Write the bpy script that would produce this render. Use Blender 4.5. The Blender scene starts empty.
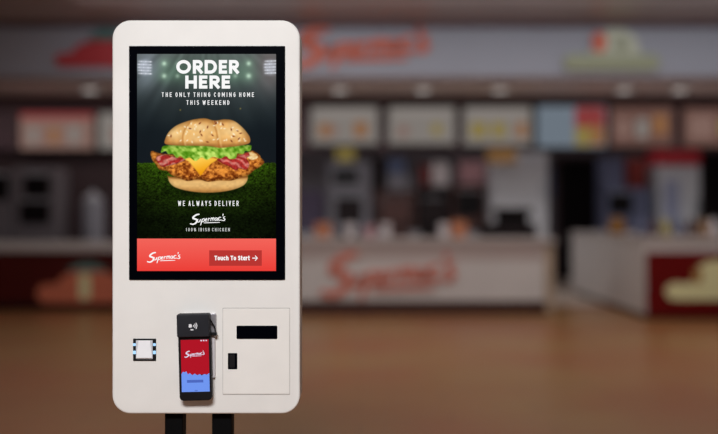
import bpy, math, random
import numpy as np

random.seed(7)
rng = np.random.default_rng(11)
scene = bpy.context.scene
col = scene.collection
F = 854.0            # focal length in pixels of the 718 px wide frame
EYE = 1.3            # camera height
PI = math.pi


def lin(c):
    return tuple((v / 255 / 12.92) if v / 255 <= 0.04045 else ((v / 255 + 0.055) / 1.055) ** 2.4 for v in c)


def X(px, Y):
    return (px - 359.0) * Y / F


def Z(py, Y):
    return EYE - (py - 217.0) * Y / F


# ------------------------------------------------------------------ materials
def mat(name, rgb, rough=0.5, metal=0.0, var=0.05, scale=30.0, spec=0.5, bump=0.0):
    m = bpy.data.materials.new(name)
    m.use_nodes = True
    nt = m.node_tree
    b = nt.nodes['Principled BSDF']
    b.inputs['Roughness'].default_value = rough
    b.inputs['Metallic'].default_value = metal
    b.inputs['Specular IOR Level'].default_value = spec
    tc = nt.nodes.new('ShaderNodeTexCoord')
    n = nt.nodes.new('ShaderNodeTexNoise')
    n.inputs['Scale'].default_value = scale
    n.inputs['Detail'].default_value = 3
    nt.links.new(tc.outputs['Object'], n.inputs['Vector'])
    r = nt.nodes.new('ShaderNodeValToRGB')
    c = lin(rgb)
    r.color_ramp.elements[0].position = 0.3
    r.color_ramp.elements[1].position = 0.7
    r.color_ramp.elements[0].color = tuple(max(0, v * (1 - var)) for v in c) + (1,)
    r.color_ramp.elements[1].color = tuple(min(1, v * (1 + var)) for v in c) + (1,)
    nt.links.new(n.outputs['Fac'], r.inputs['Fac'])
    nt.links.new(r.outputs['Color'], b.inputs['Base Color'])
    if bump:
        bp = nt.nodes.new('ShaderNodeBump')
        bp.inputs['Strength'].default_value = bump
        bp.inputs['Distance'].default_value = 0.002
        nt.links.new(n.outputs['Fac'], bp.inputs['Height'])
        nt.links.new(bp.outputs['Normal'], b.inputs['Normal'])
    return m


def emit(name, rgb, strength=1.0):
    m = bpy.data.materials.new(name)
    m.use_nodes = True
    nt = m.node_tree
    nt.nodes.clear()
    o = nt.nodes.new('ShaderNodeOutputMaterial')
    e = nt.nodes.new('ShaderNodeEmission')
    e.inputs['Color'].default_value = lin(rgb) + (1,)
    e.inputs['Strength'].default_value = strength
    nt.links.new(e.outputs[0], o.inputs[0])
    m.cycles.emission_sampling = 'NONE'
    return m


def emit_attr(name):
    m = bpy.data.materials.new(name)
    m.use_nodes = True
    nt = m.node_tree
    nt.nodes.clear()
    o = nt.nodes.new('ShaderNodeOutputMaterial')
    e = nt.nodes.new('ShaderNodeEmission')
    a = nt.nodes.new('ShaderNodeAttribute')
    a.attribute_name = 'Col'
    nt.links.new(a.outputs['Color'], e.inputs['Color'])
    nt.links.new(e.outputs[0], o.inputs[0])
    m.cycles.emission_sampling = 'NONE'
    return m


def emit_banner(name, top, bottom):
    """screen banner: two reds blended over the banner's own height"""
    m = emit(name, top)
    nt = m.node_tree
    e = [n for n in nt.nodes if n.type == 'EMISSION'][0]
    tc = nt.nodes.new('ShaderNodeTexCoord')
    sp = nt.nodes.new('ShaderNodeSeparateXYZ')
    r = nt.nodes.new('ShaderNodeValToRGB')
    r.color_ramp.elements[0].color = lin(bottom) + (1,)
    r.color_ramp.elements[1].color = lin(top) + (1,)
    nt.links.new(tc.outputs['Generated'], sp.inputs[0])
    nt.links.new(sp.outputs['Z'], r.inputs['Fac'])
    nt.links.new(r.outputs['Color'], e.inputs['Color'])
    return m


# ------------------------------------------------------------------ mesh collecting
def rrect(x0, x1, z0, z1, r, n=10):
    """counter-clockwise seen from -Y (x right, z up)"""
    pts = []
    for cx, cz, a0 in ((x1 - r, z0 + r, -90), (x1 - r, z1 - r, 0), (x0 + r, z1 - r, 90), (x0 + r, z0 + r, 180)):
        for i in range(n + 1):
            a = math.radians(a0 + 90 * i / n)
            pts.append((cx + r * math.cos(a), cz + r * math.sin(a)))
    return pts


class MB:
    def __init__(s):
        s.v, s.f, s.m = [], [], []

    def add(s, vs, fs, mi=0):
        o = len(s.v)
        s.v += [tuple(p) for p in vs]
        s.f += [tuple(i + o for i in f) for f in fs]
        s.m += [mi] * len(fs)
        return s

    def box(s, x0, x1, y0, y1, z0, z1, mi=0):
        vs = [(x0, y0, z0), (x1, y0, z0), (x1, y1, z0), (x0, y1, z0), (x0, y0, z1), (x1, y0, z1), (x1, y1, z1), (x0, y1, z1)]
        return s.add(vs, [(3, 2, 1, 0), (4, 5, 6, 7), (0, 1, 5, 4), (1, 2, 6, 5), (2, 3, 7, 6), (3, 0, 4, 7)], mi)

    def loft(s, rings, mi=0, cap=True):
        n = len(rings[0])
        vs = [p for r in rings for p in r]
        fs = []
        for k in range(len(rings) - 1):
            for i in range(n):
                j = (i + 1) % n
                fs.append((k * n + i, k * n + j, (k + 1) * n + j, (k + 1) * n + i)[::-1])
        if cap:
            fs.append(tuple(range(n)))
            fs.append(tuple(range((len(rings) - 1) * n, len(rings) * n))[::-1])
        return s.add(vs, fs, mi)

    def slab(s, x0, x1, z0, z1, yf, yb, r, bev=0.0, n=10, mi=0):
        """rounded plate whose front is at yf (towards the camera) with softened front and back edges"""
        rings = []
        steps = 5 if bev > 0 else 0
        for i in range(steps):
            a = PI / 2 * i / steps
            ins = bev * (1 - math.sin(a))
            rings.append((ins, yf + bev * (1 - math.cos(a))))
        rings.append((0, yf + bev))
        rings.append((0, yb - bev))
        for i in range(steps - 1, -1, -1):
            a = PI / 2 * i / steps
            rings.append((bev * (1 - math.sin(a)), yb - bev * (1 - math.cos(a))))
        rr = [[(x, y, z) for x, z in rrect(x0 + i, x1 - i, z0 + i, z1 - i, max(r - i, 1e-5), n)] for i, y in rings]
        return s.loft(rr, mi)

    def prism(s, pts, yf, yb, mi=0):
        return s.loft([[(x, yf, z) for x, z in pts], [(x, yb, z) for x, z in pts]], mi)

    def lathe(s, cx, cy, prof, n=20, mi=0):
        rings = [[(cx + r * math.cos(2 * PI * i / n), cy + r * math.sin(2 * PI * i / n), z) for i in range(n)] for r, z in prof]
        n0 = len(s.f)
        s.loft(rings, mi)
        return s

    def tube(s, path, r, n=8, mi=0):
        rings = []
        for i, p in enumerate(path):
            a = path[max(i - 1, 0)]
            b = path[min(i + 1, len(path) - 1)]
            d = np.array(b, float) - np.array(a, float)
            d /= np.linalg.norm(d) + 1e-12
            up = np.array((0, 1, 0.01)) if abs(d[1]) < 0.9 else np.array((1, 0, 0))
            u = np.cross(d, up); u /= np.linalg.norm(u)
            w = np.cross(d, u)
            rings.append([tuple(np.array(p) + r * (math.cos(2 * PI * k / n) * u + math.sin(2 * PI * k / n) * w)) for k in range(n)])
        return s.loft(rings, mi)

    def build(s, name, mats, parent=None, org=(0, 0, 0), smooth=False, bevel=0.0):
        me = bpy.data.meshes.new(name)
        if not isinstance(mats, (list, tuple)):
            mats = [mats]
        v = [(a - org[0], b - org[1], c - org[2]) for a, b, c in s.v]
        me.from_pydata(v, [], s.f)
        for m in mats:
            me.materials.append(m)
        me.polygons.foreach_set('material_index', s.m)
        if smooth:
            me.polygons.foreach_set('use_smooth', [True] * len(s.f))
            me.set_sharp_from_angle(angle=math.radians(40))
        me.update()
        o = bpy.data.objects.new(name, me)
        col.objects.link(o)
        if parent:
            o.parent = parent
        else:
            o.location = org
        if bevel:
            b = o.modifiers.new('soft_edges', 'BEVEL')
            b.width = bevel
            b.segments = 2
            b.limit_method = 'ANGLE'
        return o


class Thing:
    """an Empty at the thing's base; parts are built in world coordinates and stored relative to it"""
    def __init__(s, name, loc, label, cat, group=None):
        s.org = loc
        s.o = bpy.data.objects.new(name, None)
        s.o.empty_display_size = 0.1
        col.objects.link(s.o)
        s.o.location = loc
        s.o['label'] = label
        s.o['category'] = cat
        if group:
            s.o['group'] = group

    def part(s, name, mb, mats, under=None, **k):
        return mb.build(name, mats, under or s.o, s.org, **k)


def tag(o, label, cat, group=None):
    o['label'] = label
    o['category'] = cat
    if group:
        o['group'] = group
    return o


def struct(name, mb, m):
    o = mb.build(name, m)
    o['kind'] = 'structure'
    return o


def dup(root, loc, label):
    r = root.copy(); col.objects.link(r); r.location = loc; r['label'] = label
    for ch in list(root.children):
        c = ch.copy(); col.objects.link(c); c.parent = r
        for g in ch.children:
            d = g.copy(); col.objects.link(d); d.parent = c
    return r


# ------------------------------------------------------------------ lettering
def text2d(s, offset=0.0, spacing=1.0):
    cu = bpy.data.curves.new('t', 'FONT')
    cu.body = s
    cu.offset = offset
    cu.space_character = spacing
    cu.resolution_u = 6
    o = bpy.data.objects.new('t', cu)
    col.objects.link(o)
    bpy.context.view_layer.update()
    dg = bpy.context.evaluated_depsgraph_get()
    me = o.evaluated_get(dg).to_mesh()
    v = [(p.co.x, p.co.y) for p in me.vertices]
    f = [tuple(p.vertices) for p in me.polygons]
    o.evaluated_get(dg).to_mesh_clear()
    bpy.data.objects.remove(o)
    bpy.data.curves.remove(cu)
    return v, f


def put_text(mb, s, x0, x1, z0, z1, y, offset=0.0, spacing=1.0, mi=0):
    v, f = text2d(s, offset, spacing)
    xs = [p[0] for p in v]; zs = [p[1] for p in v]
    ax, bx, az, bz = min(xs), max(xs), min(zs), max(zs)
    vs = [(x0 + (p[0] - ax) / (bx - ax) * (x1 - x0), y, z0 + (p[1] - az) / (bz - az) * (z1 - z0)) for p in v]
    mb.add(vs, f, mi)


def cat_rom(pts, n=6):
    if len(pts) < 3:
        return pts
    P = [np.array(p, float) for p in pts]
    P = [2 * P[0] - P[1]] + P + [2 * P[-1] - P[-2]]
    out = []
    for i in range(1, len(P) - 2):
        for k in range(n):
            t = k / n
            a, b, c, d = P[i - 1], P[i], P[i + 1], P[i + 2]
            out.append(tuple(0.5 * (2 * b + (c - a) * t + (2 * a - 5 * b + 4 * c - d) * t * t + (3 * b - a - 3 * c + d) * t ** 3)))
    out.append(tuple(P[-2]))
    return out


def ell(cx, cy, rx, ry, a0, a1, n=14):
    return [(cx + rx * math.cos(math.radians(a0 + (a1 - a0) * i / n)), cy + ry * math.sin(math.radians(a0 + (a1 - a0) * i / n))) for i in range(n + 1)]


def glyph(c, w):
    """centre lines of one drawn letter in a w x 1 box"""
    h = w / 2
    G = {
        'A': [[(0, 0), (h, 1)], [(h, 1), (w, 0)], [(w * .2, .3), (w * .8, .3)]],
        'C': [ell(h, .5, h, .5, 48, 312)],
        'D': [[(0, 0), (0, 1)], [(0, 1)] + ell(w - min(.5, w), .5, min(.5, w), .5, 90, -90) + [(0, 0)]],
        'E': [[(0, 0), (0, 1)], [(0, 1), (w, 1)], [(0, .5), (w * .88, .5)], [(0, 0), (w, 0)]],
        'G': [ell(h, .5, h, .5, 48, 360), [(w, .5), (h * 1.1, .5)]],
        'H': [[(0, 0), (0, 1)], [(w, 0), (w, 1)], [(0, .5), (w, .5)]],
        'I': [[(h, 0), (h, 1)]],
        'K': [[(0, 0), (0, 1)], [(w, 1), (0, .42)], [(w * .35, .6), (w, 0)]],
        'L': [[(0, 1), (0, 0)], [(0, 0), (w, 0)]],
        'M': [[(0, 0), (0, 1)], [(0, 1), (h, .3)], [(h, .3), (w, 1)], [(w, 1), (w, 0)]],
        'N': [[(0, 0), (0, 1)], [(0, 1), (w, 0)], [(w, 0), (w, 1)]],
        'O': [ell(h, .5, h, .5, 90, 450, 36)],
        '0': [ell(h, .5, h, .5, 90, 450, 24)],
        'R': [[(0, 0), (0, 1)], [(0, 1)] + ell(w - .27, .73, .27, .27, 90, -90) + [(0, .46)], [(w * .42, .44), (w, 0)]],
        'S': [ell(h, .76, h, .24, 40, 270) + ell(h, .26, h, .26, 90, -140)],
        'T': [[(h, 0), (h, 1)], [(0, 1), (w, 1)]],
        'V': [[(0, 1), (h, 0)], [(h, 0), (w, 1)]],
        'W': [[(0, 1), (w * .25, 0)], [(w * .25, 0), (h, .9)], [(h, .9), (w * .75, 0)], [(w * .75, 0), (w, 1)]],
        'Y': [[(0, 1), (h, .45)], [(w, 1), (h, .45)], [(h, .45), (h, 0)]],
        '1': [[(h, 0), (h, 1)], [(h, 1), (0, .75)]],
        '%': [ell(w * .2, .75, w * .2, .22, 0, 360), ell(w * .8, .25, w * .2, .22, 0, 360), [(w * .85, 1), (w * .15, 0)]],
        'o': [ell(h, .36, h, .36, 90, 450, 20)],
        'u': [[(0, .72)] + ell(h, h * .95, h, h * .95, 180, 360) + [(w, .72)], [(w, .72), (w, 0)]],
        'c': [ell(h, .36, h, .36, 50, 310)],
        'h': [[(0, 0), (0, 1)], [(0, .72 - h)] + ell(h, .72 - h, h, h, 180, 0) + [(w, 0)]],
        't': [[(w * .35, 1), (w * .35, .12), (w * .6, 0), (w, 0)], [(0, .72), (w, .72)]],
        'a': [ell(h, .36, h, .36, 90, 450, 20), [(w, .72), (w, 0)]],
        'r': [[(0, 0), (0, .72)], ell(w * .9, .42, w * .9, .3, 180, 80)],
    }
    return G[c]


def put_strokes(mb, text, x0, x1, z0, z1, y, t, widths, wd=.56, gap=.6, space=.75, mi=0):
    """drawn lettering of stroke thickness t fitted into the rectangle"""
    lines, cur = [], 0.0
    for ch in text:
        if ch == ' ':
            cur += space
            continue
        w = widths.get(ch, wd)
        lines += [[(a + cur, b_) for a, b_ in ln] for ln in glyph(ch, w)]
        cur += w + gap
    tot = cur - gap
    sx, sz = (x1 - x0 - t) / tot, (z1 - z0 - t)
    for k, ln in enumerate(lines):
        P = np.array([(x0 + t / 2 + a * sx, z0 + t / 2 + b_ * sz) for a, b_ in ln])
        closed = np.hypot(*(P[0] - P[-1])) < 1e-7
        seg = P[1:] - P[:-1]
        seg /= np.linalg.norm(seg, axis=1)[:, None] + 1e-12
        d = np.vstack([seg[:1], (seg[1:] + seg[:-1]) / 2, seg[-1:]])
        if closed:
            d[0] = d[-1] = (seg[0] + seg[-1]) / 2
        ln_ = np.linalg.norm(d, axis=1)[:, None]
        d = d / ln_
        wid = t / 2 / np.clip(ln_, .5, 1)
        if not closed:
            P[0] -= d[0] * t / 2 * .98
            P[-1] += d[-1] * t / 2 * .98
        nn = np.stack([-d[:, 1], d[:, 0]], 1) * wid
        L, R = P + nn, P - nn
        n = len(P)
        yy = y - (k % 7) * 4e-6
        mb.add([(a, yy, b_) for a, b_ in R] + [(a, yy, b_) for a, b_ in L], [(i, i + 1, n + i + 1, n + i) for i in range(n - 1)], mi)


# brush strokes of the script word, in drawing units (x right, y down), with stroke widths
SCRIPT = [
    ([(230, 112), (196, 120), (164, 142), (158, 160), (188, 172), (206, 184), (192, 214), (158, 232), (124, 226)], 20),
    ([(216, 172), (209, 198), (220, 207), (236, 194), (246, 172), (240, 203)], 10),
    ([(268, 168), (258, 205), (246, 244)], 12),
    ([(264, 180), (284, 166), (296, 176), (286, 196), (262, 204)], 10),
    ([(302, 186), (322, 176), (318, 164), (304, 176), (304, 196), (326, 194)], 9),
    ([(342, 160), (335, 196)], 11),
    ([(338, 180), (348, 164), (360, 164)], 9),
    ([(372, 156), (364, 192)], 11),
    ([(368, 172), (380, 157), (388, 162), (384, 190)], 10),
    ([(386, 172), (398, 156), (408, 160), (404, 188)], 10),
    ([(446, 158), (428, 156), (418, 176), (428, 187), (442, 174), (448, 156), (446, 186), (454, 184)], 9),
    ([(490, 150), (470, 150), (460, 169), (468, 185), (494, 180)], 11),
    ([(510, 112), (516, 114), (511, 132)], 10),
    ([(538, 142), (522, 147), (522, 160), (537, 172), (526, 188), (496, 184)], 11),
    ([(286, 216), (380, 212), (476, 210)], 9),
]


def put_script(mb, x0, x1, z0, z1, yf, yb=None, bold=1.0, mi=0):
    """script word stretched into the rectangle; flat when yb is None, else raised letters"""
    sx = (x1 - x0) / 425.0
    sz = (z1 - z0) / 140.0
    y_front = yf
    for k, (pts, w) in enumerate(SCRIPT):
        yf = y_front - k * (8e-4 if yb is not None else 3e-6)
        pa = cat_rom(pts, 6)
        P = np.array([(x0 + (p[0] - 120) * sx, z1 - (p[1] - 106) * sz) for p in pa])
        h = w * bold * 0.5 * (sx + sz) * 0.5
        d = np.gradient(P, axis=0)
        d /= np.linalg.norm(d, axis=1)[:, None] + 1e-12
        nrm = np.stack([-d[:, 1], d[:, 0]], 1)
        t = np.linspace(0, 1, len(P))
        hw = h * (0.62 + 0.38 * np.sin(PI * np.clip(t * 0.9 + 0.08, 0, 1)))
        L = P + nrm * hw[:, None]
        R = P - nrm * hw[:, None]
        e0 = P[0] - d[0] * hw[0] * 0.8
        e1 = P[-1] + d[-1] * hw[-1] * 0.8
        n = len(P)
        loop = [tuple(e0)] + [tuple(p) for p in R] + [tuple(e1)] + [tuple(p) for p in L[::-1]]
        N = len(loop)
        front = []
        idx_r = lambda i: 1 + i
        idx_l = lambda i: N - 1 - i
        front.append((0, idx_r(0), idx_l(0)))
        for i in range(n - 1):
            front.append((idx_r(i), idx_r(i + 1), idx_l(i + 1), idx_l(i)))
        front.append((idx_r(n - 1), n + 1, idx_l(n - 1)))
        vs = [(a, yf, b) for a, b in loop]
        fs = list(front)
        if yb is not None:
            vs += [(a, yb, b) for a, b in loop]
            fs += [tuple(i + N for i in f[::-1]) for f in front]
            fs += [((i + 1) % N, i, i + N, (i + 1) % N + N) for i in range(N)]
        mb.add(vs, fs, mi)


# ------------------------------------------------------------------ palette
M = {}
M['white_shell'] = mat('white_powder_coat', (233, 230, 225), 0.55, var=0.025, scale=9, spec=0.25)
M['door_shell'] = mat('white_door_coat', (233, 229, 223), 0.55, var=0.02, scale=12, spec=0.25)
M['gap'] = mat('gap_shade', (176, 172, 167), 0.8)
M['black_glass'] = mat('black_glass', (2, 3, 8), 0.3, var=0.02, spec=0.015)
M['black_plastic'] = mat('black_plastic', (14, 14, 17), 0.5, var=0.1, spec=0.25)
M['grey_plastic'] = mat('charcoal_plastic', (36, 37, 42), 0.5, var=0.08, spec=0.2)
M['black_steel'] = mat('black_steel_post', (7, 7, 8), 0.6, var=0.1, spec=0.08)
M['brushed'] = mat('brushed_steel_bracket', (176, 172, 176), 0.35, metal=0.7, var=0.1, scale=60)
M['chrome'] = mat('satin_glass', (206, 207, 212), 0.3, var=0.05)
M['led'] = emit('led_blue_white', (170, 215, 255), 1.2)
M['text_white'] = emit('screen_white', (250, 250, 250), 1.0)
M['text_soft'] = emit('screen_soft_white', (205, 208, 205), 1.0)
M['banner'] = emit_banner('screen_banner_red', (243, 100, 90), (236, 62, 55))
M['button'] = emit('screen_button_red', (184, 54, 50))
M['picture'] = emit_attr('screen_picture')
M['t_red'] = emit('terminal_red', (176, 22, 38))
M['t_blue'] = emit('terminal_blue', (112, 150, 240))
M['t_dark'] = emit('terminal_text', (78, 104, 190))

# background
M['counter_white'] = mat('white_laminate', (205, 199, 196), 0.45, var=0.03, scale=3, spec=0.3)
M['counter_top'] = mat('pale_stone_top', (190, 180, 176), 0.35, var=0.08, scale=40)
M['tan_wood'] = mat('tan_wood', (176, 156, 136), 0.5, var=0.12, scale=8)
M['plinth'] = mat('brown_plinth', (58, 20, 8), 0.6, var=0.1)
M['script_red'] = mat('sign_red', (226, 112, 84), 0.5, var=0.04)
M['dark_red'] = mat('dark_red_laminate', (104, 6, 6), 0.5, var=0.08, scale=5, spec=0.2)
M['brown_red'] = mat('brown_red_laminate', (74, 15, 9), 0.5, var=0.08, scale=5, spec=0.2)
M['maroon'] = mat('maroon_panel', (92, 68, 74), 0.6, var=0.08)
M['stainless'] = mat('stainless_steel', (178, 178, 184), 0.4, metal=0.3, var=0.06, scale=12)
M['pale_grey'] = mat('pale_grey_panel', (206, 206, 210), 0.5, var=0.04)
M['mid_grey'] = mat('mid_grey_enamel', (136, 134, 142), 0.5, var=0.06)
M['dim_grey'] = mat('dim_grey_enamel', (110, 102, 106), 0.5, var=0.06)
M['dark'] = mat('dark_enamel', (26, 14, 16), 0.5, var=0.1, spec=0.2)
M['dark_window'] = mat('dark_oven_glass', (14, 8, 10), 0.35, var=0.1, spec=0.2)
M['oven_brown'] = mat('brown_oven_enamel', (70, 32, 24), 0.5, var=0.1)
M['blue'] = mat('blue_plastic', (84, 96, 128), 0.5)
M['dull_blue'] = mat('blue_grey_plastic', (92, 96, 122), 0.5)
M['orange'] = mat('orange_card', (190, 120, 84), 0.6)
M['pink'] = mat('pink_card', (182, 136, 140), 0.6)
M['purple'] = mat('purple_card', (84, 72, 96), 0.6)
M['yellow'] = mat('yellow_card', (166, 150, 70), 0.6)
M['amber'] = mat('amber_card', (160, 118, 62), 0.6)
M['amber_glass'] = mat('amber_jar', (140, 92, 22), 0.3)
M['paper_white'] = mat('white_paper', (215, 205, 205), 0.7)
M['red'] = mat('red_enamel', (200, 50, 60), 0.5)
M['ember'] = mat('rust_red_plastic', (122, 26, 14), 0.5)
M['cream'] = mat('cream_sign', (226, 222, 170), 0.5, var=0.04)
M['sign_grey'] = mat('pale_sign_face', (212, 214, 192), 0.5)
M['olive'] = mat('olive_sign', (166, 168, 136), 0.5)
M['teal'] = mat('teal_sign', (84, 128, 122), 0.5)
M['salmon'] = mat('salmon_sign', (206, 112, 82), 0.5)
M['sign_crimson'] = mat('crimson_sign', (200, 60, 66), 0.5)

# ------------------------------------------------------------------ setting
mb = MB().box(-9, 9, -2.5, 12.6, -0.1, 0)
fm = bpy.data.materials.new('brown_floor_tiles')
fm.use_nodes = True
nt = fm.node_tree
b = nt.nodes['Principled BSDF']
b.inputs['Roughness'].default_value = 0.32
b.inputs['Specular IOR Level'].default_value = 0.35
tc = nt.nodes.new('ShaderNodeTexCoord')
br = nt.nodes.new('ShaderNodeTexBrick')
br.offset = 0.5
br.inputs['Scale'].default_value = 1.0
br.inputs['Brick Width'].default_value = 1.2
br.inputs['Row Height'].default_value = 0.3
br.inputs['Mortar Size'].default_value = 0.006
br.inputs['Mortar'].default_value = lin((96, 62, 42)) + (1,)
br.inputs['Color1'].default_value = lin((150, 108, 70)) + (1,)
br.inputs['Color2'].default_value = lin((142, 98, 64)) + (1,)
nz = nt.nodes.new('ShaderNodeTexNoise')
nz.inputs['Scale'].default_value = 0.55
nz.inputs['Detail'].default_value = 2
rp = nt.nodes.new('ShaderNodeValToRGB')
rp.color_ramp.elements[0].position = 0.4
rp.color_ramp.elements[1].position = 0.62
rp.color_ramp.elements[0].color = lin((158, 116, 68)) + (1,)
rp.color_ramp.elements[1].color = lin((154, 88, 52)) + (1,)
mx = nt.nodes.new('ShaderNodeMix')
mx.data_type = 'RGBA'
mx.inputs['Factor'].default_value = 0.55
nt.links.new(tc.outputs['Object'], br.inputs['Vector'])
nt.links.new(tc.outputs['Object'], nz.inputs['Vector'])
nt.links.new(nz.outputs['Fac'], rp.inputs['Fac'])
nt.links.new(br.outputs['Color'], mx.inputs['A'])
nt.links.new(rp.outputs['Color'], mx.inputs['B'])
nt.links.new(mx.outputs['Result'], b.inputs['Base Color'])
struct('floor', mb, fm)
struct('floor_kitchen', MB().box(-9, 9, 12.6, 18.2, -0.1, 0), mat('pale_kitchen_tiles', (190, 172, 158), 0.4, var=0.06, scale=2))
struct('ceiling', MB().box(-9, 9, -2.5, 12.1, 4.05, 4.15), mat('brown_ceiling_paint', (172, 156, 150), 0.38, var=0.1, scale=0.7))
struct('ceiling_kitchen', MB().box(-9, 9, 12.3, 18.2, 3.32, 3.42), mat('soffit_paint', (222, 208, 206), 0.7, var=0.05, scale=1))
struct('wall_back', MB().box(-9, 9, 18.0, 18.2, 0, 3.32), mat('grey_wall_tiles', (128, 120, 124), 0.5, var=0.08, scale=2))
struct('wall_left', MB().box(-9.2, -9, -2.5, 18.2, 0, 4.15), mat('dark_side_wall', (120, 90, 82), 0.7))
struct('wall_right', MB().box(9, 9.2, -2.5, 18.2, 0, 4.15), mat('dark_side_wall_paint', (120, 90, 82), 0.7))
# fascia over the counters, with its cornice, and the dark band that carries the menu boards
struct('wall_fascia', MB().box(-9, 9, 12.1, 12.3, 3.3, 4.15), mat('grey_fascia_paint', (168, 168, 178), 0.5, var=0.05, scale=0.6))
struct('trim_1', MB().box(-9, 9, 12.02, 12.1, 3.98, 4.05), M['maroon'])
struct('trim_2', MB().box(-9, 9, 12.06, 12.3, 3.25, 3.3), mat('fascia_trim_paint', (150, 132, 132), 0.6))
struct('wall_menu_band', MB().box(-9, 9, 14.2, 14.3, 2.42, 3.32), M['maroon'])

# dark doorway in the back wall: dark panel stands for the unlit opening
dx0, dx1 = X(558, 17.95), X(606, 17.95)
struct('door_1', MB().box(dx0, dx1, 17.93, 17.99, 0, 2.5), mat('unlit_opening', (14, 6, 8), 0.6, spec=0.1))
struct('trim_3', MB().box(dx0 - 0.1, dx0, 17.9, 17.99, 0, 2.6).box(dx1, dx1 + 0.1, 17.9, 17.99, 0, 2.6).box(dx0, dx1, 17.9, 17.99, 2.5, 2.6), mat('door_trim', (70, 50, 54), 0.6))

o = MB().box(X(549, 17.97), X(556, 17.97), 17.96, 18.0, Z(197, 17.97), Z(168, 17.97)).build('wall_notice', M['blue'], None, (X(552, 17.97), 17.98, Z(197, 17.97)))
tag(o, 'narrow blue notice on the wall left of the dark doorway', 'notice')

# ------------------------------------------------------------------ the kiosk
KY = 2.5
s = KY / F
kx = lambda p: X(p, KY)
kz = lambda p: Z(p, KY)
kc = (kx(206), KY + 0.07, 0.0)
K = Thing('self_service_kiosk', kc, 'tall white self-service ordering kiosk with large burger touchscreen on two black posts', 'kiosk')
K.part('body', MB().slab(kx(112), kx(300), kz(414), kz(20), KY, KY + 0.1, 18.5 * s, 0.006, n=16), M['white_shell'], smooth=True)
# posts and foot plate
for x0, x1 in ((166.2, 184), (213, 232.6)):
    K.part('post', MB().box(kx(x0) * 1.02, kx(x1) * 1.02, KY + 0.03, KY + 0.085, 0.012, kz(414) + 0.01), M['black_steel'], bevel=0.003)
K.part('base_plate', MB().box(kx(120), kx(292), KY - 0.15, KY + 0.27, 0.0, 0.014), M['black_steel'], bevel=0.003)

# touchscreen: black glass, picture, banner, lettering
bez = K.part('touchscreen', MB().slab(kx(129.3), kx(285.2), kz(279.8), kz(46.2), KY - 0.0035, KY + 0.004, 0.8 * s, 0.0008, n=4), M['black_glass'])
bez['label'] = 'touchscreen with black bezel showing a burger advert'
YD = KY - 0.0039
kx = lambda p: X(p, YD)
kz = lambda p: Z(p, YD)
px0, px1, py0, py1 = 137.1, 276.0, 54.0, 238.6


def vnoise(x, y, seed):
    """smooth value noise"""
    r = np.random.default_rng(seed).random((257, 257))
    xi = np.floor(x).astype(int); yi = np.floor(y).astype(int)
    fx = x - xi; fy = y - yi
    fx = fx * fx * (3 - 2 * fx); fy = fy * fy * (3 - 2 * fy)
    g = lambda a, b: r[a % 257, b % 257]
    return (g(xi, yi) * (1 - fx) + g(xi + 1, yi) * fx) * (1 - fy) + (g(xi, yi + 1) * (1 - fx) + g(xi + 1, yi + 1) * fx) * fy


def poly_mask(x, y, pts, soft=0.6, smooth=5):
    """soft-edged inside mask of a closed outline"""
    q = list(pts)
    if smooth:
        P = [np.array(p, float) for p in q]
        out = []
        n = len(P)
        for i in range(n):
            a, b_, c, d = P[i - 1], P[i], P[(i + 1) % n], P[(i + 2) % n]
            for k in range(smooth):
                t = k / smooth
                out.append(0.5 * (2 * b_ + (c - a) * t + (2 * a - 5 * b_ + 4 * c - d) * t * t + (3 * b_ - a - 3 * c + d) * t ** 3))
        q = out
    q = np.array(q)
    inside = np.zeros(x.shape, bool)
    dist = np.full(x.shape, 1e9)
    for i in range(len(q)):
        x1_, y1_ = q[i]; x2_, y2_ = q[(i + 1) % len(q)]
        if abs(y2_ - y1_) > 1e-9:
            c = ((y1_ > y) != (y2_ > y)) & (x < (x2_ - x1_) * (y - y1_) / (y2_ - y1_) + x1_)
            inside ^= c
        dx, dy = x2_ - x1_, y2_ - y1_
        L = dx * dx + dy * dy + 1e-12
        t = np.clip(((x - x1_) * dx + (y - y1_) * dy) / L, 0, 1)
        dist = np.minimum(dist, np.hypot(x - x1_ - t * dx, y - y1_ - t * dy))
    sd = np.where(inside, dist, -dist)
    return np.clip(0.5 + sd / (2 * soft), 0, 1), sd


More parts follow.
